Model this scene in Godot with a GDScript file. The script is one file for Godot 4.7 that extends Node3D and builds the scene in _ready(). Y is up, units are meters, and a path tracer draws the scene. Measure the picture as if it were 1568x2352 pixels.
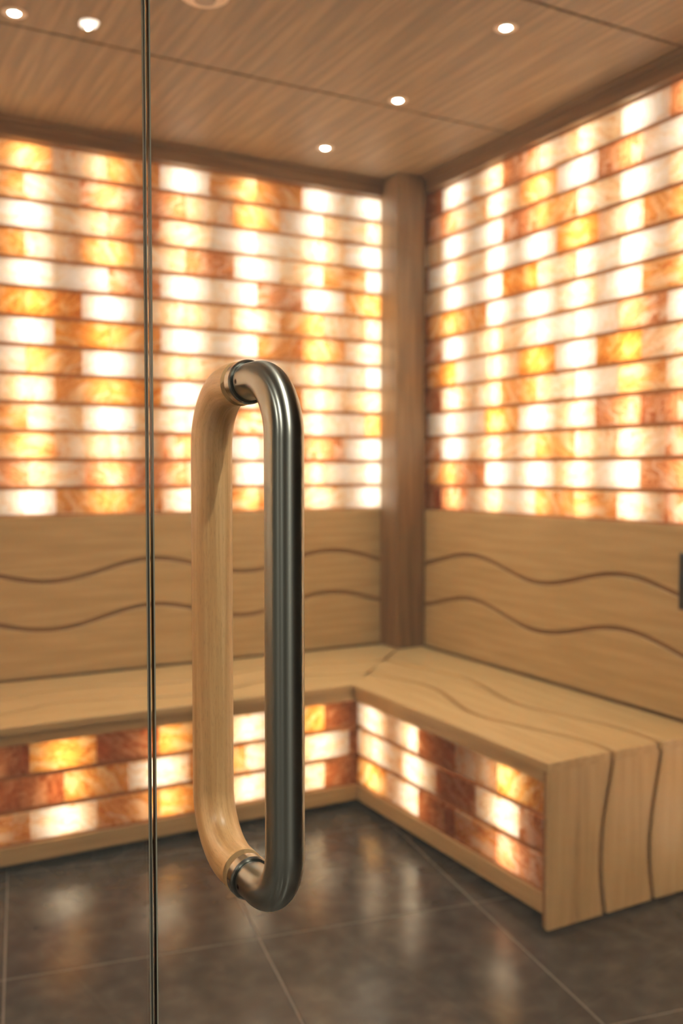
extends Node3D
# A salt-brick sauna seen through its glass door. World: the corner of the room is at the origin, the back wall lies
# along -x (z = 0), the wall on the right along +z (x = 0), the glass front at z = 2.6675, the hall beyond it.

const SEAT := 0.461
const BACK_TOP := 1.062
const SALT_TOP := 2.427
const CEIL := 2.494
const DEPTH := 0.643
const BENCH_END := 1.693
const ROW := 0.105
const BED := 0.0145
const BRICK := 0.205
const LEFT := -2.95
const GLASS := 2.6675
const HANDLE_X := -1.9135

var M := {}
var salt := []
var brick_mesh := {}
var rng := RandomNumberGenerator.new()
var used := {}


func _ready() -> void:
	# ---- camera
	var cam := Camera3D.new()
	cam.name = "camera"
	add_child(cam)
	var at := CameraAttributesPhysical.new()
	at.frustum_focal_length = 22.05
	at.exposure_aperture = 3.0
	at.frustum_focus_distance = 0.93
	cam.attributes = at
	cam.fov = 57.12
	cam.near = 0.05
	cam.far = 40.0
	cam.position = Vector3(-2.2925, 1.2291, 3.5735)
	cam.rotation = Vector3(-0.0432, -0.5002, 0.0)
	cam.current = true
	# ---- surroundings
	var we := WorldEnvironment.new()
	we.name = "surroundings"
	var env := Environment.new()
	env.background_mode = Environment.BG_COLOR
	env.background_color = Color(0.01, 0.01, 0.011)
	env.tonemap_mode = Environment.TONE_MAPPER_LINEAR
	env.tonemap_exposure = 1.0
	env.sdfgi_enabled = true
	env.ssao_enabled = true
	env.ssil_enabled = true
	we.environment = env
	add_child(we)
	rng.seed = 20240611
	materials()
	# ---- structure
	floors()
	ceilings()
	salt_wall_back()
	salt_wall_right()
	other_walls()
	trims()
	hall()
	# ---- things
	benches()
	backrests()
	glass_front()
	downlights()
	small_things()


# ------------------------------------------------------------------ helpers
func tri(st: SurfaceTool, a: Vector3, b: Vector3, c: Vector3, n: Vector3, ua := Vector2.ZERO, ub := Vector2.ZERO, uc := Vector2.ZERO, smooth := []) -> void:
	var flip := (b - a).cross(c - a).dot(n) > 0.0
	var order := [0, 2, 1] if flip else [0, 1, 2]
	var p := [a, b, c]
	var u := [ua, ub, uc]
	for i in order:
		st.set_normal(smooth[i] if smooth.size() else n)
		st.set_uv(u[i])
		st.add_vertex(p[i])


func quad(st: SurfaceTool, a: Vector3, b: Vector3, c: Vector3, d: Vector3, n: Vector3, uv := []) -> void:
	var u: Array = uv if uv.size() else [Vector2.ZERO, Vector2.RIGHT, Vector2.ONE, Vector2.DOWN]
	tri(st, a, b, c, n, u[0], u[1], u[2])
	tri(st, a, c, d, n, u[0], u[2], u[3])


func start() -> SurfaceTool:
	var st := SurfaceTool.new()
	st.begin(Mesh.PRIMITIVE_TRIANGLES)
	return st


func put(called: String, mesh: Mesh, m: Material, parent: Node = self, where := Vector3.ZERO) -> MeshInstance3D:
	var o := MeshInstance3D.new()
	o.name = called
	o.mesh = mesh
	o.material_override = m
	o.position = where
	parent.add_child(o, true)
	return o


func group_node(called: String, where: Vector3, parent: Node = self) -> Node3D:
	var o := Node3D.new()
	o.name = called
	o.position = where
	parent.add_child(o, true)
	return o


func tag(o: Node, label: String, category := "", grp := "", kind := "") -> void:
	if label: o.set_meta("label", label)
	if category: o.set_meta("category", category)
	if grp: o.set_meta("group", grp)
	if kind: o.set_meta("kind", kind)


# A box with chamfered edges, centred; uv of each face covers the window uv0..uv1 (x along the longest run).
func cbox(s: Vector3, c := 0.002, uv0 := Vector2.ZERO, uv1 := Vector2.ONE) -> ArrayMesh:
	var st := start()
	add_cbox(st, Vector3.ZERO, s, c, uv0, uv1)
	return st.commit()


func add_cbox(st: SurfaceTool, o: Vector3, s: Vector3, c := 0.002, uv0 := Vector2.ZERO, uv1 := Vector2.ONE) -> void:
	var h := s / 2.0
	var uvof := func(p: Vector3) -> Vector2:
		# front-facing planar uv: the colour runs through the solid
		return Vector2(lerpf(uv0.x, uv1.x, (p.x - o.x) / s.x + 0.5 + (p.z - o.z) * 0.6), lerpf(uv0.y, uv1.y, 0.5 - (p.y - o.y) / s.y + (p.z - o.z) * 0.5))
	for ax in 3:
		var b := (ax + 1) % 3
		var d := (ax + 2) % 3
		for sg in [-1.0, 1.0]:
			var n := Vector3.ZERO
			n[ax] = sg
			var q := []
			for k in [[-1, -1], [1, -1], [1, 1], [-1, 1]]:
				var p := Vector3.ZERO
				p[ax] = sg * h[ax]
				p[b] = k[0] * (h[b] - c)
				p[d] = k[1] * (h[d] - c)
				q.append(o + p)
			quad(st, q[0], q[1], q[2], q[3], n, q.map(uvof))
		# the four chamfers that run along ax
		for s1 in [-1.0, 1.0]:
			for s2 in [-1.0, 1.0]:
				var n2 := Vector3.ZERO
				n2[b] = s1
				n2[d] = s2
				var e := []
				for k in [[-1, 0], [1, 0], [1, 1], [-1, 1]]:
					var p := Vector3.ZERO
					p[ax] = k[0] * (h[ax] - c)
					p[b] = s1 * (h[b] - (c if k[1] else 0.0))
					p[d] = s2 * (h[d] - (0.0 if k[1] else c))
					e.append(o + p)
				quad(st, e[0], e[1], e[2], e[3], n2.normalized(), e.map(uvof))
	for sx in [-1.0, 1.0]:
		for sy in [-1.0, 1.0]:
			for sz in [-1.0, 1.0]:
				var k := Vector3(sx, sy, sz)
				var a := o + k * (h - Vector3(0, c, c))
				var b2 := o + k * (h - Vector3(c, 0, c))
				var c2 := o + k * (h - Vector3(c, c, 0))
				tri(st, a, b2, c2, k.normalized(), uvof.call(a), uvof.call(b2), uvof.call(c2))


func box(called: String, lo: Vector3, hi: Vector3, m: Material, parent: Node = self, c := 0.002) -> MeshInstance3D:
	var mid := (lo + hi) / 2.0
	return put(called, cbox((hi - lo).abs(), c), m, parent, mid)


# A board whose two long edges are free curves: lo[i] and hi[i] are points (s, t) in the plane of U and V, N is its face.
func board(lo: PackedVector2Array, hi: PackedVector2Array, thick: float, c: float, o: Vector3, U: Vector3, V: Vector3, N: Vector3) -> ArrayMesh:
	var st := start()
	var at3 := func(p: Vector2, d: float) -> Vector3: return o + U * p.x + V * p.y + N * d
	var n := lo.size()
	var rows := []
	for i in n:
		var w := (hi[i] - lo[i]).normalized() * c
		rows.append([at3.call(lo[i], -thick), at3.call(lo[i], -c), at3.call(lo[i] + w, 0.0), at3.call(hi[i] - w, 0.0), at3.call(hi[i], -c), at3.call(hi[i], -thick)])
	var ns := [-V, (N - V).normalized(), N, (N + V).normalized(), V, -N]
	for i in n - 1:
		for k in 6:
			var k2 := (k + 1) % 6
			quad(st, rows[i][k], rows[i + 1][k], rows[i + 1][k2], rows[i][k2], ns[k])
	for e in [0, n - 1]:
		var r: Array = rows[e]
		var out: Vector3 = U if e else -U
		for k in range(1, 5):
			tri(st, r[0], r[k], r[k + 1], out)
	return st.commit()


# A tube along a path that lies in the plane x = const: pts (y, z), radius r.
func tube(pts: PackedVector2Array, r: float, seg := 48) -> ArrayMesh:
	var st := start()
	var n := pts.size()
	var rings := []
	var normals := []
	var run := [0.0]
	for i in n:
		if i: run.append(run[i - 1] + pts[i].distance_to(pts[i - 1]))
		var t := (pts[mini(i + 1, n - 1)] - pts[maxi(i - 1, 0)]).normalized()
		var nn := Vector3(0, -t.y, t.x)
		var ring := []
		var nr := []
		for k in seg + 1:
			var a := TAU * k / seg
			var d := Vector3.RIGHT * cos(a) + nn * sin(a)
			nr.append(d)
			ring.append(Vector3(0, pts[i].x, pts[i].y) + d * r)
		rings.append(ring)
		normals.append(nr)
	for i in n - 1:
		for k in seg:
			var u := [Vector2(float(k) / seg, run[i]), Vector2(float(k + 1) / seg, run[i]), Vector2(float(k + 1) / seg, run[i + 1]), Vector2(float(k) / seg, run[i + 1])]
			var p := [rings[i][k], rings[i][k + 1], rings[i + 1][k + 1], rings[i + 1][k]]
			var q := [normals[i][k], normals[i][k + 1], normals[i + 1][k + 1], normals[i + 1][k]]
			tri(st, p[0], p[1], p[2], q[0], u[0], u[1], u[2], [q[0], q[1], q[2]])
			tri(st, p[0], p[2], p[3], q[0], u[0], u[2], u[3], [q[0], q[2], q[3]])
	for e in [0, n - 1]:
		var mid := Vector3(0, pts[e].x, pts[e].y)
		var t2 := pts[e] - pts[1 if e == 0 else n - 2]
		var out := Vector3(0, t2.x, t2.y).normalized()
		for k in seg:
			tri(st, mid, rings[e][k], rings[e][k + 1], out)
	return st.commit()


# A lathed shape: profile points (radius, height along axis), turned round +y.
func lathe(prof: PackedVector2Array, seg := 40) -> ArrayMesh:
	var st := start()
	for i in prof.size() - 1:
		var a := prof[i]
		var b := prof[i + 1]
		var t := b - a
		if t.length() < 1e-7: continue
		var nn := Vector2(t.y, -t.x).normalized()
		for k in seg:
			var d0 := Vector3(cos(TAU * k / seg), 0, sin(TAU * k / seg))
			var d1 := Vector3(cos(TAU * (k + 1) / seg), 0, sin(TAU * (k + 1) / seg))
			var n0 := d0 * nn.x + Vector3.UP * nn.y
			var n1 := d1 * nn.x + Vector3.UP * nn.y
			var p := [d0 * a.x + Vector3.UP * a.y, d1 * a.x + Vector3.UP * a.y, d1 * b.x + Vector3.UP * b.y, d0 * b.x + Vector3.UP * b.y]
			if a.x > 1e-6: tri(st, p[0], p[1], p[2], n0, Vector2.ZERO, Vector2.ZERO, Vector2.ZERO, [n0, n1, n1])
			if b.x > 1e-6: tri(st, p[0], p[2], p[3], n0, Vector2.ZERO, Vector2.ZERO, Vector2.ZERO, [n0, n1, n0])
	return st.commit()


# ------------------------------------------------------------------ materials
func noise(seed_: int, freq: float, octaves := 4, kind := FastNoiseLite.TYPE_SIMPLEX_SMOOTH) -> FastNoiseLite:
	var n := FastNoiseLite.new()
	n.seed = seed_
	n.noise_type = kind
	n.frequency = freq
	n.fractal_octaves = octaves
	return n


func ramp(stops: Array) -> Gradient:
	var g := Gradient.new()
	var offs := PackedFloat32Array()
	var cols := PackedColorArray()
	for s in stops:
		offs.append(s[0])
		cols.append(s[1])
	g.offsets = offs
	g.colors = cols
	return g


func noise_tex(n: FastNoiseLite, g: Gradient, size := 512, normal := false, bump := 4.0) -> NoiseTexture2D:
	var t := NoiseTexture2D.new()
	t.width = size
	t.height = size
	t.seamless = true
	t.noise = n
	if g: t.color_ramp = g
	t.as_normal_map = normal
	t.bump_strength = bump
	return t


# Wood whose grain runs along one axis: noise stretched that way, finer streaks multiplied on top.
func wood(dark: Color, mid: Color, light: Color, along: int, seed_: int, rough := 0.45, coarse := 7.0, stretch := 0.35) -> StandardMaterial3D:
	var m := StandardMaterial3D.new()
	m.albedo_texture = noise_tex(noise(seed_, 0.012, 5), ramp([[0.0, dark], [0.32, mid.lerp(dark, 0.35)], [0.5, mid], [0.68, mid.lerp(light, 0.5)], [1.0, light]]), 512)
	m.uv1_triplanar = true
	m.uv1_world_triplanar = true
	m.uv1_triplanar_sharpness = 8.0
	var s := Vector3.ONE * coarse
	s[along] = stretch
	m.uv1_scale = s
	m.uv1_offset = Vector3(0.37, 0.11, 0.73) * float(seed_ % 7)
	m.roughness = rough
	m.metallic_specular = 0.45
	return m


func plain(c: Color, rough := 0.6, metal := 0.0) -> StandardMaterial3D:
	var m := StandardMaterial3D.new()
	m.albedo_color = c
	m.roughness = rough
	m.metallic = metal
	return m


func glow(c: Color, e: float) -> StandardMaterial3D:
	var m := plain(c, 0.5)
	m.emission_enabled = true
	m.emission = c
	m.emission_energy_multiplier = e
	return m


func salt_texture(k: int, base: Color, vein: Color, deep: Color, amount: float, ang: float) -> ImageTexture:
	var w := 256
	var h := 128
	var im := Image.create(w, h, false, Image.FORMAT_RGB8)
	var warp := noise(900 + k, 0.012, 3)
	var a := noise(300 + k, 0.010, 4)
	var b := noise(600 + k, 0.03, 4)
	var fine := noise(150 + k, 0.09, 3)
	var cs := cos(ang)
	var sn := sin(ang)
	for y in h:
		for x in w:
			var u := x * cs + y * sn
			var v := -x * sn + y * cs
			var q := warp.get_noise_2d(x, y) * 34.0
			var c1 := a.get_noise_2d(u * 0.55 + q, v * 1.5 + q)
			var streak := 1.0 - absf(b.get_noise_2d(u * 0.35 + q * 0.6, v * 1.3 + q)) * 2.6
			var cloud := smoothstep(-0.28, 0.42, c1 + (amount - 0.5) * 0.9)
			var ve := smoothstep(0.62, 1.0, streak) * clampf(amount * 1.3, 0.0, 1.0)
			var c := base.lerp(vein, cloud * clampf(amount * 1.5, 0.12, 1.0))
			c = c.lerp(deep, ve * (0.25 + 0.75 * cloud))
			var g := 1.0 + fine.get_noise_2d(x, y) * 0.07
			im.set_pixel(x, y, Color(clampf(c.r * g, 0, 1), clampf(c.g * g, 0, 1), clampf(c.b * g, 0, 1)))
	return ImageTexture.create_from_image(im)


func materials() -> void:
	# rock-salt kinds: W clear, P pale, O orange, A amber, R red and streaked; D has the unlit look put into its colour
	var kinds := [
		["W", Color8(251, 248, 238), Color8(249, 234, 206), Color8(224, 164, 96), 0.42],
		["P", Color8(251, 245, 230), Color8(244, 220, 180), Color8(214, 144, 76), 0.58],
		["O", Color8(250, 238, 214), Color8(238, 196, 136), Color8(190, 108, 48), 0.7],
		["A", Color8(250, 232, 192), Color8(238, 184, 108), Color8(180, 96, 34), 0.68],
		["R", Color8(249, 238, 222), Color8(232, 184, 138), Color8(166, 88, 44), 0.72],
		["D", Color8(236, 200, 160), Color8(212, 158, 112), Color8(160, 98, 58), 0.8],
	]
	var k := 0
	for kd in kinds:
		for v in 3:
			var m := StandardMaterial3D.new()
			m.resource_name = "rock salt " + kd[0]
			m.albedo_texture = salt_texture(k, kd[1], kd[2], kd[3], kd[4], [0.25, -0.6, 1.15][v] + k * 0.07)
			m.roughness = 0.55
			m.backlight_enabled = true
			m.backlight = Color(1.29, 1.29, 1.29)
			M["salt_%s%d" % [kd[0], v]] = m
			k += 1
	M.joint = plain(Color8(176, 122, 76), 0.8)
	M.lining = plain(Color8(140, 120, 95), 0.8)
	M.ceil = wood(Color8(106, 81, 53), Color8(123, 96, 64), Color8(148, 119, 84), 2, 11, 0.55, 4.2, 0.22)
	# each wood once, in three grain directions
	for d in 3:
		var way: String = ["x", "y", "z"][d]
		M["thermo_" + way] = wood(Color8(102, 76, 47), Color8(122, 91, 58), Color8(140, 107, 71), d, 21 + d, 0.5, 6.0, 0.3)
		M["light_" + way] = wood(Color8(177, 147, 101), Color8(188, 158, 112), Color8(197, 168, 123), d, 31 + d, 0.4, 5.0, 0.3)
		M["inlay_" + way] = wood(Color8(122, 88, 54), Color8(140, 104, 66), Color8(154, 117, 76), d, 61 + d, 0.5, 6.0, 0.3)  # backs the grooves; their shade is put into this darker wood
	# floor tile: dark grey-brown porcelain with mottling, satin
	for v in 3:
		var t := StandardMaterial3D.new()
		t.albedo_texture = noise_tex(noise(71 + v, 0.012, 6), ramp([[0.0, Color8(52, 48, 46)], [0.45, Color8(61, 57, 54)], [0.6, Color8(65, 61, 58)], [1.0, Color8(78, 73, 69)]]), 512)
		t.uv1_triplanar = true
		t.uv1_world_triplanar = true
		t.uv1_scale = Vector3.ONE * 1.7
		t.uv1_offset = Vector3(0.31, 0.17, 0.53) * v
		t.roughness = 0.2
		t.metallic_specular = 0.38
		M["tile%d" % v] = t
	M.grout = plain(Color8(104, 96, 90), 0.7)
	M.grip = grip_wood()
	M.steel = brushed_steel()
	M.collar = plain(Color8(178, 180, 177), 0.22, 1.0)
	M.gasket = plain(Color8(16, 16, 17), 0.5)
	M.screw = plain(Color8(120, 112, 104), 0.3, 1.0)
	var g := StandardMaterial3D.new()
	g.transparency = BaseMaterial3D.TRANSPARENCY_ALPHA
	g.albedo_color = Color(0.96, 0.99, 0.98, 0.02)
	g.roughness = 0.0
	g.metallic_specular = 0.5
	M.glass = g
	M.edge = plain(Color8(12, 18, 18), 0.3)  # near-black colour stands for the dark inner reflection of the edge
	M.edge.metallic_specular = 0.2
	M.arris = plain(Color8(150, 152, 140), 0.3)  # pale colour stands for the highlights along the arrises
	M.hall_wall = plain(Color8(150, 148, 142), 0.8)
	M.hall_ceil = plain(Color8(170, 168, 160), 0.8)
	M.bezel = plain(Color8(206, 182, 160), 0.4)
	M.vent = plain(Color8(226, 206, 188), 0.5)
	M.vent_dark = plain(Color8(150, 132, 118), 0.6)
	M.box_dark = plain(Color8(58, 52, 52), 0.4)


func grip_wood() -> StandardMaterial3D:
	var im := Image.create(512, 1024, false, Image.FORMAT_RGB8)
	var a := noise(41, 0.02, 4)
	var b := noise(42, 0.09, 3)
	var c3 := noise(43, 0.3, 2)
	for y in 1024:
		for x in 512:
			var an := TAU * x / 512.0
			var px := cos(an) * 60.0
			var pz := sin(an) * 60.0
			var v := 0.5 + a.get_noise_3d(px, y * 0.07, pz) * 0.9 + b.get_noise_3d(px, y * 0.03, pz) * 0.45
			var fleck := smoothstep(0.38, 0.6, c3.get_noise_3d(px * 2.0, y * 0.12, pz * 2.0)) * 0.16
			var c := Color8(192, 154, 104).lerp(Color8(222, 188, 138), clampf(v, 0, 1))
			c = c.darkened(fleck)
			im.set_pixel(x, y, c)
	var m := StandardMaterial3D.new()
	m.albedo_texture = ImageTexture.create_from_image(im)
	m.uv1_scale = Vector3(1, 1.6, 1)
	m.roughness = 0.34
	m.metallic_specular = 0.5
	return m


func brushed_steel() -> StandardMaterial3D:
	var m := plain(Color8(172, 177, 173), 0.30, 1.0)
	m.anisotropy_enabled = true
	m.anisotropy = -0.85
	return m


# ------------------------------------------------------------------ setting
func floors() -> void:
	var root := group_node("floor", Vector3.ZERO)
	tag(root, "dark grey-brown satin stone floor tiles set at a slight angle", "", "", "structure")
	box("screed", Vector3(-5.2, -0.12, -0.3), Vector3(2.4, -0.001, 7.0), M.grout, root, 0.0)
	# tiles 0.63 m, turned 9.8 degrees; one corner of the grid at (-1.318, 1.338)
	var turn := deg_to_rad(-9.8)
	var pitch := 0.632
	for i in range(-7, 8):
		for j in range(-6, 11):
			var p := Vector2((i + 0.5) * pitch, (j + 0.5) * pitch).rotated(-turn) + Vector2(-1.318, 1.338)
			if p.x < -5.1 or p.x > 2.2 or p.y < -0.1 or p.y > 6.8: continue
			var t := put("tile", tile_mesh(pitch - 0.004), M["tile%d" % ((i * 7 + j * 3 + 70) % 3)], root, Vector3(p.x, -0.006, p.y))
			t.rotation.y = turn


func tile_mesh(s: float) -> ArrayMesh:
	if not brick_mesh.has("tile"):
		brick_mesh["tile"] = cbox(Vector3(s, 0.012, s), 0.0012)
	return brick_mesh["tile"]


func ceilings() -> void:
	var root := group_node("ceiling", Vector3(0, CEIL, 0))
	tag(root, "brown wood-grain ceiling panels with dark joints between them", "", "", "structure")
	box("deck", Vector3(LEFT - 0.2, 0.014, -0.3), Vector3(0.3, 0.12, GLASS + 0.06), M.thermo_x, root, 0.0)
	var cuts := [-0.08, 0.735, 1.547, 2.36, GLASS + 0.05]
	for i in 4:
		box("panel", Vector3(LEFT, 0.0, cuts[i] + 0.005), Vector3(0.08, 0.0135, cuts[i + 1] - 0.005), M.ceil, root, 0.002)


# one brick mesh for each length and uv window
func brick(len: float, variant: int) -> ArrayMesh:
	var key := "%0.3f_%d" % [len, variant]
	if not brick_mesh.has(key):
		var u := (variant % 4) * 0.17
		var f := [Vector2(u, 0.0), Vector2(u + 0.85 * len / 0.2, 1.0)]
		if variant & 1: f = [Vector2(f[1].x, f[0].y), Vector2(f[0].x, f[1].y)]
		if variant & 2: f = [Vector2(f[0].x, f[1].y), Vector2(f[1].x, f[0].y)]
		brick_mesh[key] = cbox(Vector3(len, ROW - BED, 0.05), 0.0015, f[0], f[1])
	return brick_mesh[key]


func kind_of(pattern: String, i: int) -> String:
	if i >= 0 and i < pattern.length() and pattern[i] != ".":
		return pattern[i]
	var r := rng.randf()
	return "W" if r < 0.36 else "P" if r < 0.62 else "O" if r < 0.82 else "A" if r < 0.88 else "R"


# Courses of salt bricks under parent, in the parent's frame: along +x, faces towards +z at z = 0.
func courses(parent: Node3D, x0: float, x1: float, y0: float, rows: int, joint0: float, maps: Array, first: int, z0 := 0.0) -> void:
	for r in rows:
		var off := joint0 + (BRICK / 2.0 if r % 2 else 0.0)
		var k0 := int(floor((x0 - off) / BRICK))
		var k1 := int(ceil((x1 - off) / BRICK))
		for k in range(k0, k1):
			var a := maxf(off + k * BRICK, x0)
			var b := minf(off + (k + 1) * BRICK, x1)
			if b - a < 0.02: continue
			var kind := kind_of(maps[r] if r < maps.size() else "", k - first)
			var v := rng.randi() % 3
			var len := snappedf(b - a - 0.001, 0.001)
			var o := put("salt_brick", brick(len, rng.randi() % 4), M["salt_%s%d" % [kind, v]], parent, Vector3((a + b) / 2.0, y0 + (r + 0.5) * ROW, z0 - 0.025 + rng.randf_range(-0.0015, 0.0015)))
			o.rotation.y = rng.randf_range(-0.006, 0.006)
	for r in range(0, rows + 1):
		var y := y0 + r * ROW
		box("mortar_bed", Vector3(x0, y - BED / 2 + 0.0002, z0 - 0.05), Vector3(x1, y + BED / 2 - 0.0002, z0 - 0.005), M.joint, parent, 0.001)


# Upright LED tubes behind the bricks: a glowing rod and a light of its size just in front of it.
func led(parent: Node3D, x: float, y0: float, y1: float, z: float, power: float, width := 0.045) -> void:
	var h := y1 - y0
	var prof := PackedVector2Array([Vector2(0.0, -h / 2), Vector2(width / 2, -h / 2), Vector2(width / 2, h / 2), Vector2(0.0, h / 2)])
	var t := put("led_tube", lathe(prof, 12), M.led, parent, Vector3(x, (y0 + y1) / 2, z))
	var a := AreaLight3D.new()
	a.name = "led_tube_light"
	a.area_size = Vector2(width, h)
	a.area_normalize_energy = false
	a.light_color = Color(0.95, 0.98, 1.0)
	a.light_energy = power
	a.area_range = 6.0
	a.shadow_enabled = true
	a.rotation.y = PI
	a.position = Vector3(0, 0, width / 2 + 0.003)
	t.add_child(a, true)


const LED_BACK := [-0.175, -0.44, -0.745, -1.035, -1.34, -1.63, -1.93, -2.23, -2.53, -2.82]
const LED_RIGHT := [0.32, 0.60, 0.85, 1.07, 1.31, 1.56, 1.81, 2.06, 2.31, 2.55]


func salt_wall_back() -> void:
	M.led = glow(Color(0.95, 0.98, 1.0), 1.0)
	var root := group_node("wall_back", Vector3(0, 0, -0.02))
	tag(root, "wall of glowing rock-salt bricks above the long bench, lit from behind", "", "", "structure")
	box("lining", Vector3(LEFT - 0.1, 0.0, -0.22), Vector3(0.2, CEIL, -0.19), M.lining, root, 0.0)
	box("sill", Vector3(LEFT, BACK_TOP - 0.06, -0.19), Vector3(0.0, BACK_TOP - 0.005, 0.0), M.light_x, root)
	# bottom course first; each letter is one brick from the end of the third brick left of the frame's joint
	courses(root, LEFT, -0.03, BACK_TOP, 13, -1.336, [
		".WOOPOOPW", "RPRRPWPWW", ".OPPRWWRW", "OPWPWRPWO", ".POAWPOPP", "WOWPPWPWW", ".WAOWWOOP",
		"AAWPPPOPP", ".WWRWWRWO", "OPOPRWPOW", ".WPRPWWPW", "OPRRPOWPP", ".OPOWOOWW"], -3)
	for x in LED_BACK:
		led(root, x, BACK_TOP + 0.01, SALT_TOP + 0.01, -0.104, POWER)


const POWER := 11.5
const POWER_LOW := 11.0


func salt_wall_right() -> void:
	# own frame: +x runs towards the corner (-z of the world), faces look along -x of the world
	var root := group_node("wall_right", Vector3(0.02, 0, 0))
	root.rotation.y = -PI / 2
	tag(root, "wall of glowing rock-salt bricks above the short bench, lit from behind", "", "", "structure")
	box("lining", Vector3(-0.2, 0.0, -0.22), Vector3(GLASS + 0.1, CEIL, -0.19), M.lining, root, 0.0)
	box("sill", Vector3(0.0, BACK_TOP - 0.06, -0.19), Vector3(BENCH_END + 0.055, BACK_TOP - 0.005, 0.0), M.light_x, root)
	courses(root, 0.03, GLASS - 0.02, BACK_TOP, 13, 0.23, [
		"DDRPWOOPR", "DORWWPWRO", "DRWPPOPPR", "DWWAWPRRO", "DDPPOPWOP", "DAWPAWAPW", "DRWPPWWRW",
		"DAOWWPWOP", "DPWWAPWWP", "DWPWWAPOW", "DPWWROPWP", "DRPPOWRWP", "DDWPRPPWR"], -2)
	# unseen bricks and tubes added past the bench, to warm the light on its end panel
	courses(root, BENCH_END + 0.06, GLASS - 0.02, 0.012, 10, 0.23, [], 0)
	for z in [1.90, 2.17, 2.44]:
		led(root, z, 0.03, BACK_TOP - 0.03, -0.104, POWER)
	for z in LED_RIGHT:
		led(root, z, BACK_TOP + 0.01, SALT_TOP + 0.01, -0.104, POWER)


func other_walls() -> void:
	# the wall outside the frame on the left: bricks like the others, whose glow falls on the handle
	var l := group_node("wall_left", Vector3(LEFT, 0, 0))
	l.rotation.y = PI / 2
	tag(l, "wall of glowing rock-salt bricks beside the fixed glass pane", "", "", "structure")
	box("lining", Vector3(-GLASS - 0.05, 0.0, -0.22), Vector3(0.1, CEIL, -0.19), M.lining, l, 0.0)
	box("wainscot", Vector3(-GLASS - 0.03, 0.0, -0.19), Vector3(0.02, BACK_TOP - 0.005, 0.0), M.thermo_z, l)
	courses(l, -GLASS + 0.02, 0.0, BACK_TOP, 13, -0.05, [], 0)
	box("cornice", Vector3(-GLASS + 0.01, SALT_TOP, -0.06), Vector3(0.0, CEIL, 0.014), M.thermo_z, l)
	for z in [-0.2, -0.5, -0.8, -1.1, -1.4, -1.7, -2.0, -2.3, -2.55]:
		led(l, z, BACK_TOP + 0.01, SALT_TOP + 0.01, -0.104, POWER)
	var b := box("wall_right_lower", Vector3(0.02, 0.0, -0.2), Vector3(0.06, BACK_TOP - 0.06, BENCH_END + 0.055), M.thermo_z)
	b.name = "wall_right_base"
	tag(b, "brown wooden wall base below the salt bricks", "", "", "structure")
	var c := box("wall_back_base", Vector3(LEFT, 0.0, -0.06), Vector3(0.02, BACK_TOP - 0.06, -0.02), M.thermo_x)
	tag(c, "brown wooden wall base behind the long bench", "", "", "structure")


func trims() -> void:
	var post := group_node("trim_1", Vector3(-0.072, SEAT, 0.072))
	tag(post, "square brown wooden corner post between the two salt walls", "", "", "structure")
	put("post", cbox(Vector3(0.144, CEIL - SEAT - 0.001, 0.144), 0.003), M.thermo_y, post, Vector3(0, (CEIL - SEAT) / 2, 0))
	var a := group_node("trim_2", Vector3(0, SALT_TOP, 0))
	tag(a, "brown wooden cornice board over the long salt wall", "", "", "structure")
	box("cornice", Vector3(LEFT, 0.0, -0.02), Vector3(-0.144, CEIL - SALT_TOP - 0.014, 0.014), M.thermo_x, a)
	box("cornice_cap", Vector3(LEFT, CEIL - SALT_TOP - 0.0135, -0.02), Vector3(-0.144, CEIL - SALT_TOP, 0.027), M.thermo_x, a)
	var b := group_node("trim_3", Vector3(0, SALT_TOP, 0))
	tag(b, "brown wooden cornice board over the short salt wall", "", "", "structure")
	box("cornice", Vector3(-0.014, 0.0, 0.144), Vector3(0.02, CEIL - SALT_TOP - 0.014, GLASS - 0.01), M.thermo_z, b)
	box("cornice_cap", Vector3(-0.027, CEIL - SALT_TOP - 0.0135, 0.144), Vector3(0.02, CEIL - SALT_TOP, GLASS - 0.01), M.thermo_z, b)


func hall() -> void:
	var top := 2.62
	var w := box("wall_hall_rear", Vector3(-5.2, 0, 6.8), Vector3(2.4, top, 6.9), M.hall_wall)
	tag(w, "plain grey wall of the hall outside the glass", "", "", "structure")
	w = box("wall_hall_left", Vector3(-5.2, 0, GLASS), Vector3(-5.1, top, 6.8), M.hall_wall)
	tag(w, "plain grey side wall of the hall", "", "", "structure")
	w = box("wall_hall_right", Vector3(2.3, 0, GLASS), Vector3(2.4, top, 6.8), M.hall_wall)
	tag(w, "plain grey end wall of the hall", "", "", "structure")
	w = box("wall_front_left", Vector3(-5.2, 0, GLASS - 0.05), Vector3(LEFT, top, GLASS + 0.05), M.hall_wall)
	tag(w, "grey wall beside the glass front", "", "", "structure")
	w = box("wall_front_right", Vector3(0.02, 0, GLASS - 0.02), Vector3(2.4, top, GLASS + 0.05), M.hall_wall)
	tag(w, "grey wall at the hinge side of the glass front", "", "", "structure")
	w = box("wall_front_top", Vector3(LEFT, CEIL, GLASS + 0.061), Vector3(0.02, top, GLASS + 0.12), M.hall_wall)
	tag(w, "grey wall strip over the glass front", "", "", "structure")
	w = box("ceiling_hall", Vector3(-5.2, top, GLASS + 0.0), Vector3(2.4, top + 0.1, 6.9), M.hall_ceil)
	tag(w, "light grey ceiling of the hall", "", "", "structure")
	for p in [Vector2(-1.552, 4.745), Vector2(-3.1, 4.1), Vector2(-1.6, 3.55), Vector2(-3.9, 3.7)]:
		hall_lamp(Vector3(p.x, top, p.y))


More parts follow.
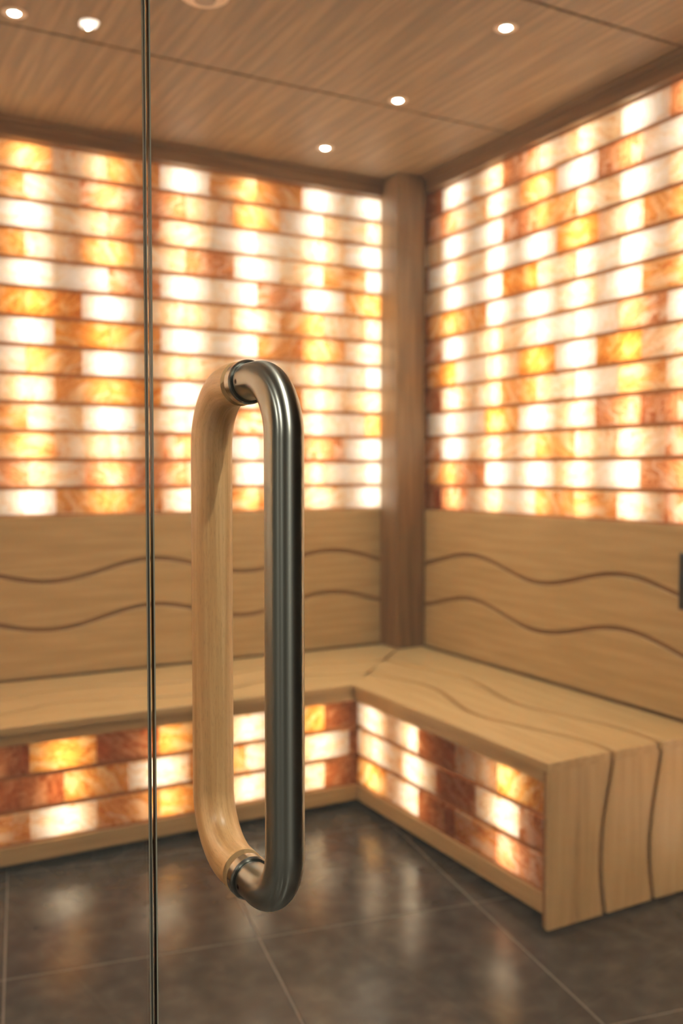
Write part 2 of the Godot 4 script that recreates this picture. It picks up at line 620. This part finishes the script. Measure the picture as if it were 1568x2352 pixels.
func hall_lamp(p: Vector3) -> void:
	var t := group_node(next_name("hall_lamp"), p)
	tag(t, "round ceiling lamp of the hall, mirrored in the fixed glass pane" if t.name == "hall_lamp" else "round white ceiling lamp in the hall outside the glass front", "lamp", "round lamps of the hall")
	put("rim", lathe(PackedVector2Array([Vector2(0.0, 0.0), Vector2(0.045, 0.0), Vector2(0.045, -0.008), Vector2(0.032, -0.010), Vector2(0.030, -0.004), Vector2(0.0, -0.006)]), 36), M.lining, t)
	if not M.has("hall_glow"):
		M.hall_glow = glow(Color(1.0, 0.97, 0.9), 30.0)
	put("light_disc", lathe(PackedVector2Array([Vector2(0.029, -0.005), Vector2(0.025, -0.010), Vector2(0.0, -0.013)]), 36), M.hall_glow, t)
	var s := SpotLight3D.new()
	s.name = "hall_lamp_light"
	s.light_color = Color(1.0, 0.96, 0.87)
	s.light_energy = 2.8
	s.spot_angle = 75.0
	s.spot_range = 12.0
	s.spot_attenuation = 2.0
	s.light_size = 0.01
	s.shadow_enabled = true
	s.rotation.x = -PI / 2
	s.position = Vector3(0, -0.009, 0)
	t.add_child(s, true)


func next_name(called: String) -> String:
	var n: int = used.get(called, 0)
	used[called] = n + 1
	return called if n == 0 else "%s_%03d" % [called, n]


# ------------------------------------------------------------------ benches
func g_near(s: float) -> float:
	return 0.460 - 0.042 * cos(TAU * (s - 0.80) / 0.79) - 0.0155 * smoothstep(1.4, 1.693, s) * (1.0 if s < 1.7 else 0.0)


func g_far(s: float) -> float:
	return 0.262 - 0.038 * cos(TAU * (s - 0.75) / 0.80) - 0.009 * smoothstep(1.4, 1.693, s) * (1.0 if s < 1.7 else 0.0)


# The three boards of a seat between the wall (t = 0) and the front (t = DEPTH), cut on the diagonal s = t at the corner.
func seat_boards(parent: Node3D, s_end: float, U: Vector3, V: Vector3, m: Material) -> void:
	var half := 0.0095
	var n := 70
	var near_start := 0.5
	var far_start := 0.28
	for i in 30:
		near_start = g_near(near_start)
		far_start = g_far(far_start)
	var edges := [[0.01, 0.01, -1], [0.0, far_start, 0], [0.0, near_start, 1], [DEPTH, DEPTH, 2]]
	for k in 3:
		var lo := PackedVector2Array()
		var hi := PackedVector2Array()
		for i in n + 1:
			var f := float(i) / n
			var pt := func(which: int, side: float) -> Vector2:
				var s0: float = edges[which][1] + 0.0004
				var s := lerpf(s0, s_end, f)
				var t: float = [edges[0][0], g_far(s), g_near(s), DEPTH][which]
				return Vector2(s, t + side * (half if which in [1, 2] else 0.0))
			lo.append(pt.call(k, 1.0))
			hi.append(pt.call(k + 1, -1.0))
		put("seat_board", board(lo, hi, 0.024, 0.0025, Vector3(0, SEAT, 0), U, V, Vector3.UP), m, parent)


func bench_front(parent: Node3D, x0: float, x1: float, leds: Array, maps: Array, joint0: float) -> void:
	# parent's frame: +x along the front, face towards +z; z = 0 is the front edge of the seat
	box("front_rail", Vector3(x0, 0.398, -0.06), Vector3(x1, 0.4355, -0.014), M.light_bench, parent)
	box("bottom_rail", Vector3(x0, 0.025, -0.06), Vector3(x1, 0.080, -0.034), M.light_bench, parent)
	box("plinth", Vector3(x0, 0.0, -0.14), Vector3(x1, 0.03, -0.085), M.box_dark, parent)
	box("light_box_floor", Vector3(x0, 0.032, -0.30), Vector3(x1, 0.07, -0.061), M.light_bench, parent, 0.0)
	box("light_box_back", Vector3(x0, 0.071, -0.22), Vector3(x1, 0.43, -0.20), M.light_bench, parent, 0.0)
	courses(parent, x0, x1, 0.0815, 3, joint0, maps, -2, -0.040)
	for x in leds:
		led(parent, x, 0.085, 0.395, -0.139, POWER_LOW, 0.036)


func benches() -> void:
	M.light_bench = M.light_x
	var a := group_node("corner_bench", Vector3(0, 0, 0))
	tag(a, "pale wooden corner bench with wavy grooves and glowing salt bricks in its front", "bench")
	seat_boards(a, -LEFT, Vector3.LEFT, Vector3.BACK, M.light_x)
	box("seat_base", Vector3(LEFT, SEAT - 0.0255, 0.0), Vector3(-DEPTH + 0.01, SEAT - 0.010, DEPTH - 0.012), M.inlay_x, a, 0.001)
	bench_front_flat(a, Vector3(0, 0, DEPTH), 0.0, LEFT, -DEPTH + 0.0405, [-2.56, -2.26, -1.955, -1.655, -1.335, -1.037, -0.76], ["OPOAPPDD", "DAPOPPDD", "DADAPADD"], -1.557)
	M.light_bench = M.light_z
	var c := a
	seat_boards(c, BENCH_END, Vector3.BACK, Vector3.LEFT, M.light_z)
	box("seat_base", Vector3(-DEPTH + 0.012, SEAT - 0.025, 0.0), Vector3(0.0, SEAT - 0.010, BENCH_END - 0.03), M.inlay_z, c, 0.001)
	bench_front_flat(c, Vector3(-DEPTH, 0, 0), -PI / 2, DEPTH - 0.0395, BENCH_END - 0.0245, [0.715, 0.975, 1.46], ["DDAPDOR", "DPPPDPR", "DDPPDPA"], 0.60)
	# end panel: three boards with the grooves of the seat running down it
	var yb := 0.012
	var n := 40
	for k in 3:
		var lo := PackedVector2Array()
		var hi := PackedVector2Array()
		for i in n + 1:
			var y := lerpf(yb, SEAT - 0.024, float(i) / n)
			var cs := cos(TAU * (y - 0.56) / 0.78)
			var e := [0.0, 0.244 - 0.027 * cs, 0.430 - 0.026 * cs, DEPTH]
			lo.append(Vector2(y, e[k] + (0.0075 if k else 0.0)))
			hi.append(Vector2(y, e[k + 1] - (0.0075 if k < 2 else 0.0)))
		put("end_board", board(lo, hi, 0.010, 0.002, Vector3(0, 0, BENCH_END), Vector3.UP, Vector3.LEFT, Vector3.BACK), M.light_y, c)
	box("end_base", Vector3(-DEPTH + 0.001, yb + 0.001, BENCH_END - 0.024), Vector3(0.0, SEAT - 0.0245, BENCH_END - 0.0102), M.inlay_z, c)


func bench_front_flat(thing: Node3D, where: Vector3, turn: float, x0: float, x1: float, leds: Array, maps: Array, joint0: float) -> void:
	var f := group_node("front_panel", where, thing)
	f.rotation.y = turn
	bench_front(f, x0, x1, leds, maps, joint0)


# ------------------------------------------------------------------ backrests
func backrests() -> void:
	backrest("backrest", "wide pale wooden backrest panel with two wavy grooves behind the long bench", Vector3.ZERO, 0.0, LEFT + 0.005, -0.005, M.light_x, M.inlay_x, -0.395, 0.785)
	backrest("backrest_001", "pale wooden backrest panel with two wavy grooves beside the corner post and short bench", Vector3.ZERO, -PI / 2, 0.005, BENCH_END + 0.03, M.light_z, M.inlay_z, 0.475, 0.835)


func backrest(called: String, label: String, where: Vector3, turn: float, x0: float, x1: float, m: Material, inlay: Material, peak: float, period: float) -> void:
	var t := group_node(called, where)
	t.rotation.y = turn
	tag(t, label, "backrest", "wave-grooved backrests")
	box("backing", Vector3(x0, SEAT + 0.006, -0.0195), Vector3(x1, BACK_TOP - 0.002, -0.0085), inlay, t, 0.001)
	var n := int((x1 - x0) / 0.02)
	for k in 3:
		var lo := PackedVector2Array()
		var hi := PackedVector2Array()
		for i in n + 1:
			var x := lerpf(x0, x1, float(i) / n)
			var w := 0.0345 * cos(TAU * (x - peak) / period)
			var e := [SEAT + 0.006, 0.674 + w, 0.854 + w, BACK_TOP]
			lo.append(Vector2(x, e[k] + (0.0085 if k else 0.0)))
			hi.append(Vector2(x, e[k + 1] - (0.0085 if k < 2 else 0.0)))
		put("back_board", board(lo, hi, 0.0085, 0.0018, Vector3.ZERO, Vector3.RIGHT, Vector3.UP, Vector3.BACK), m, t)


# ------------------------------------------------------------------ glass front and handle
func pane(parent: Node3D, x0: float, x1: float, left_edge: bool, right_edge: bool) -> void:
	var y0 := 0.012
	var y1 := CEIL - 0.006
	var h := 0.005
	var st := start()
	for s in [-1.0, 1.0]:
		quad(st, Vector3(x0, y0, s * h), Vector3(x1, y0, s * h), Vector3(x1, y1, s * h), Vector3(x0, y1, s * h), Vector3(0, 0, s))
	put("glass_pane", st.commit(), M.glass, parent)
	for e in [[x0, -1.0, left_edge], [x1, 1.0, right_edge]]:
		if not e[2]: continue
		var c := 0.0011
		var x: float = e[0]
		var s: float = e[1]
		# the polished edge and its two pale arrises
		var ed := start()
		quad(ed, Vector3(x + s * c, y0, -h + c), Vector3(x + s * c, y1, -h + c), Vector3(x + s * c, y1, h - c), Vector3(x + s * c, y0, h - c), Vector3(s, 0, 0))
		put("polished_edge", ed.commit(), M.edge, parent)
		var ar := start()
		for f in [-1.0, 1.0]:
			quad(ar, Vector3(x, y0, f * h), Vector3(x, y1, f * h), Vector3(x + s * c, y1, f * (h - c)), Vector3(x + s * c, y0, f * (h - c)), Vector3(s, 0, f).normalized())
		put("bright_arris", ar.commit(), M.arris, parent)


func glass_front() -> void:
	var w := group_node("window_1", Vector3(0, 0, GLASS))
	tag(w, "fixed clear glass pane beside the glass door", "", "", "structure")
	pane(w, LEFT + 0.004, -2.0158, false, true)
	var d := group_node("door_1", Vector3(0, 0, GLASS))
	tag(d, "clear frameless glass door with a wood and steel loop handle", "", "", "structure")
	pane(d, -2.0102, -1.10, true, true)
	var v := group_node("window_2", Vector3(0, 0, GLASS))
	tag(v, "fixed clear glass pane at the hinge side of the glass door", "", "", "structure")
	pane(v, -1.095, 0.018, true, false)
	handle(d)


func bend_path(y_top: float, y_bot: float, z0: float, z1: float, r: float) -> PackedVector2Array:
	# from the glass at the top, out to z1, down, and back to the glass at the bottom; points (y, z)
	var sg := signf(z1 - z0)
	var p := PackedVector2Array()
	p.append(Vector2(y_top, z0))
	var steps := 22
	for i in steps + 1:
		var a := PI / 2 * i / steps
		p.append(Vector2(y_top - r + r * cos(a), z1 - sg * r + sg * r * sin(a)))
	for i in range(1, 12):
		p.append(Vector2(lerpf(y_top - r, y_bot + r, i / 12.0), z1))
	for i in steps + 1:
		var a := PI / 2 * i / steps
		p.append(Vector2(y_bot + r - r * sin(a), z1 - sg * r + sg * r * cos(a)))
	p.append(Vector2(y_bot, z0))
	return p


func handle(door: Node3D) -> void:
	var hd := group_node("door_handle", Vector3(HANDLE_X, 0, 0), door)
	tag(hd, "loop pull handle, brushed steel outside and pale wood inside")
	var yt := 1.3200
	var yb := 0.8055
	var wood_part := put("wooden_grip", tube(bend_path(yt, yb, -0.0052, -0.0915, 0.066), 0.0230), M.grip, hd)
	tag(wood_part, "pale wooden grip on the sauna side of the glass")
	var steel_part := put("steel_grip", tube(bend_path(yt, yb, 0.0185, 0.0995, 0.060), 0.0190, 64), M.steel, hd)
	tag(steel_part, "brushed steel grip on the hall side of the glass")
	for y in [yt, yb]:
		var ring := lathe(PackedVector2Array([Vector2(0.0, -0.0065), Vector2(0.0228, -0.0065), Vector2(0.0228, 0.0040), Vector2(0.0214, 0.0062), Vector2(0.0, 0.0062)]), 56)
		var near := put("collar", ring, M.collar, hd, Vector3(0, y, 0.0117))
		near.rotation.x = PI / 2
		var gk := put("gasket", lathe(PackedVector2Array([Vector2(0.0, -0.001), Vector2(0.0186, -0.001), Vector2(0.0186, 0.001), Vector2(0.0, 0.001)]), 48), M.gasket, hd, Vector3(0, y, 0.0188))
		gk.rotation.x = PI / 2
		var sc := put("set_screw", lathe(PackedVector2Array([Vector2(0.0, -0.0025), Vector2(0.0013, -0.0025), Vector2(0.0015, 0.0), Vector2(0.0028, 0.0), Vector2(0.0028, -0.003)]), 20), M.screw, hd, Vector3(-0.0190, y - 0.001, 0.0262))
		sc.rotation.z = PI / 2
		var hx := put("hex_socket_shade", lathe(PackedVector2Array([Vector2(0.0, -0.001), Vector2(0.00175, -0.001), Vector2(0.00175, 0.0004), Vector2(0.0, 0.0004)]), 6), M.gasket, hd, Vector3(-0.0190, y - 0.001, 0.0262))  # black disc, the shade inside the socket put into its colour
		hx.rotation.z = PI / 2


# ------------------------------------------------------------------ lamps and small things
func downlights() -> void:
	M.spot_glow = glow(Color(0.97, 1.0, 0.94), 40.0)
	var spots := [
		[Vector2(-0.555, 0.262), "recessed ceiling spotlight next to the corner post"],
		[Vector2(-0.557, 0.80), "recessed ceiling spotlight beside the ceiling joint, near the short salt wall"],
		[Vector2(-0.567, 1.394), "recessed ceiling spotlight over the grooved end of the short bench"],
		[Vector2(-1.812, 0.812), "recessed ceiling spotlight beside the ceiling joint, seen through the fixed pane"],
	]
	for s in spots:
		var t := group_node(next_name("ceiling_spotlight"), Vector3(s[0].x, CEIL, s[0].y))
		tag(t, s[1], "spotlight", "recessed ceiling spotlights")
		put("bezel", lathe(PackedVector2Array([Vector2(0.016, 0.0), Vector2(0.034, 0.0), Vector2(0.034, -0.0015), Vector2(0.030, -0.004), Vector2(0.0175, -0.003), Vector2(0.016, 0.0)]), 36), M.bezel, t)
		put("light_lens", lathe(PackedVector2Array([Vector2(0.016, -0.001), Vector2(0.012, -0.005), Vector2(0.0, -0.006)]), 28), M.spot_glow, t)
		var l := SpotLight3D.new()
		l.name = "spot_light"
		l.light_color = Color(0.95, 1.0, 0.93)
		l.light_energy = 0.68
		l.spot_angle = 55.0
		l.spot_angle_attenuation = 1.0
		l.spot_range = 8.0
		l.spot_attenuation = 2.0
		l.light_size = 0.016
		l.shadow_enabled = true
		l.rotation.x = -PI / 2
		l.position = Vector3(0, -0.012, 0)
		t.add_child(l, true)


func small_things() -> void:
	var t := group_node("ceiling_vent", Vector3(-1.386, CEIL, 1.159))
	tag(t, "round pale vent cover on the brown wooden ceiling", "vent")
	put("cover", lathe(PackedVector2Array([Vector2(0.0, 0.0), Vector2(0.066, 0.0), Vector2(0.066, -0.004), Vector2(0.058, -0.009), Vector2(0.035, -0.012), Vector2(0.0, -0.013)]), 44), M.vent, t)
	put("valve_disc", lathe(PackedVector2Array([Vector2(0.0, -0.012), Vector2(0.03, -0.013), Vector2(0.028, -0.018), Vector2(0.0, -0.020)]), 36), M.vent_dark, t)
	var p := group_node("wall_panel", Vector3(0.0, 0.893, 1.62))
	tag(p, "small dark grey upright panel fixed to the wooden backrest", "control panel")
	put("housing", cbox(Vector3(0.014, 0.174, 0.135), 0.003), M.box_dark, p, Vector3(-0.0075, 0, 0))
	put("face_plate", cbox(Vector3(0.003, 0.158, 0.119), 0.001), M.gasket, p, Vector3(-0.0158, 0, 0))
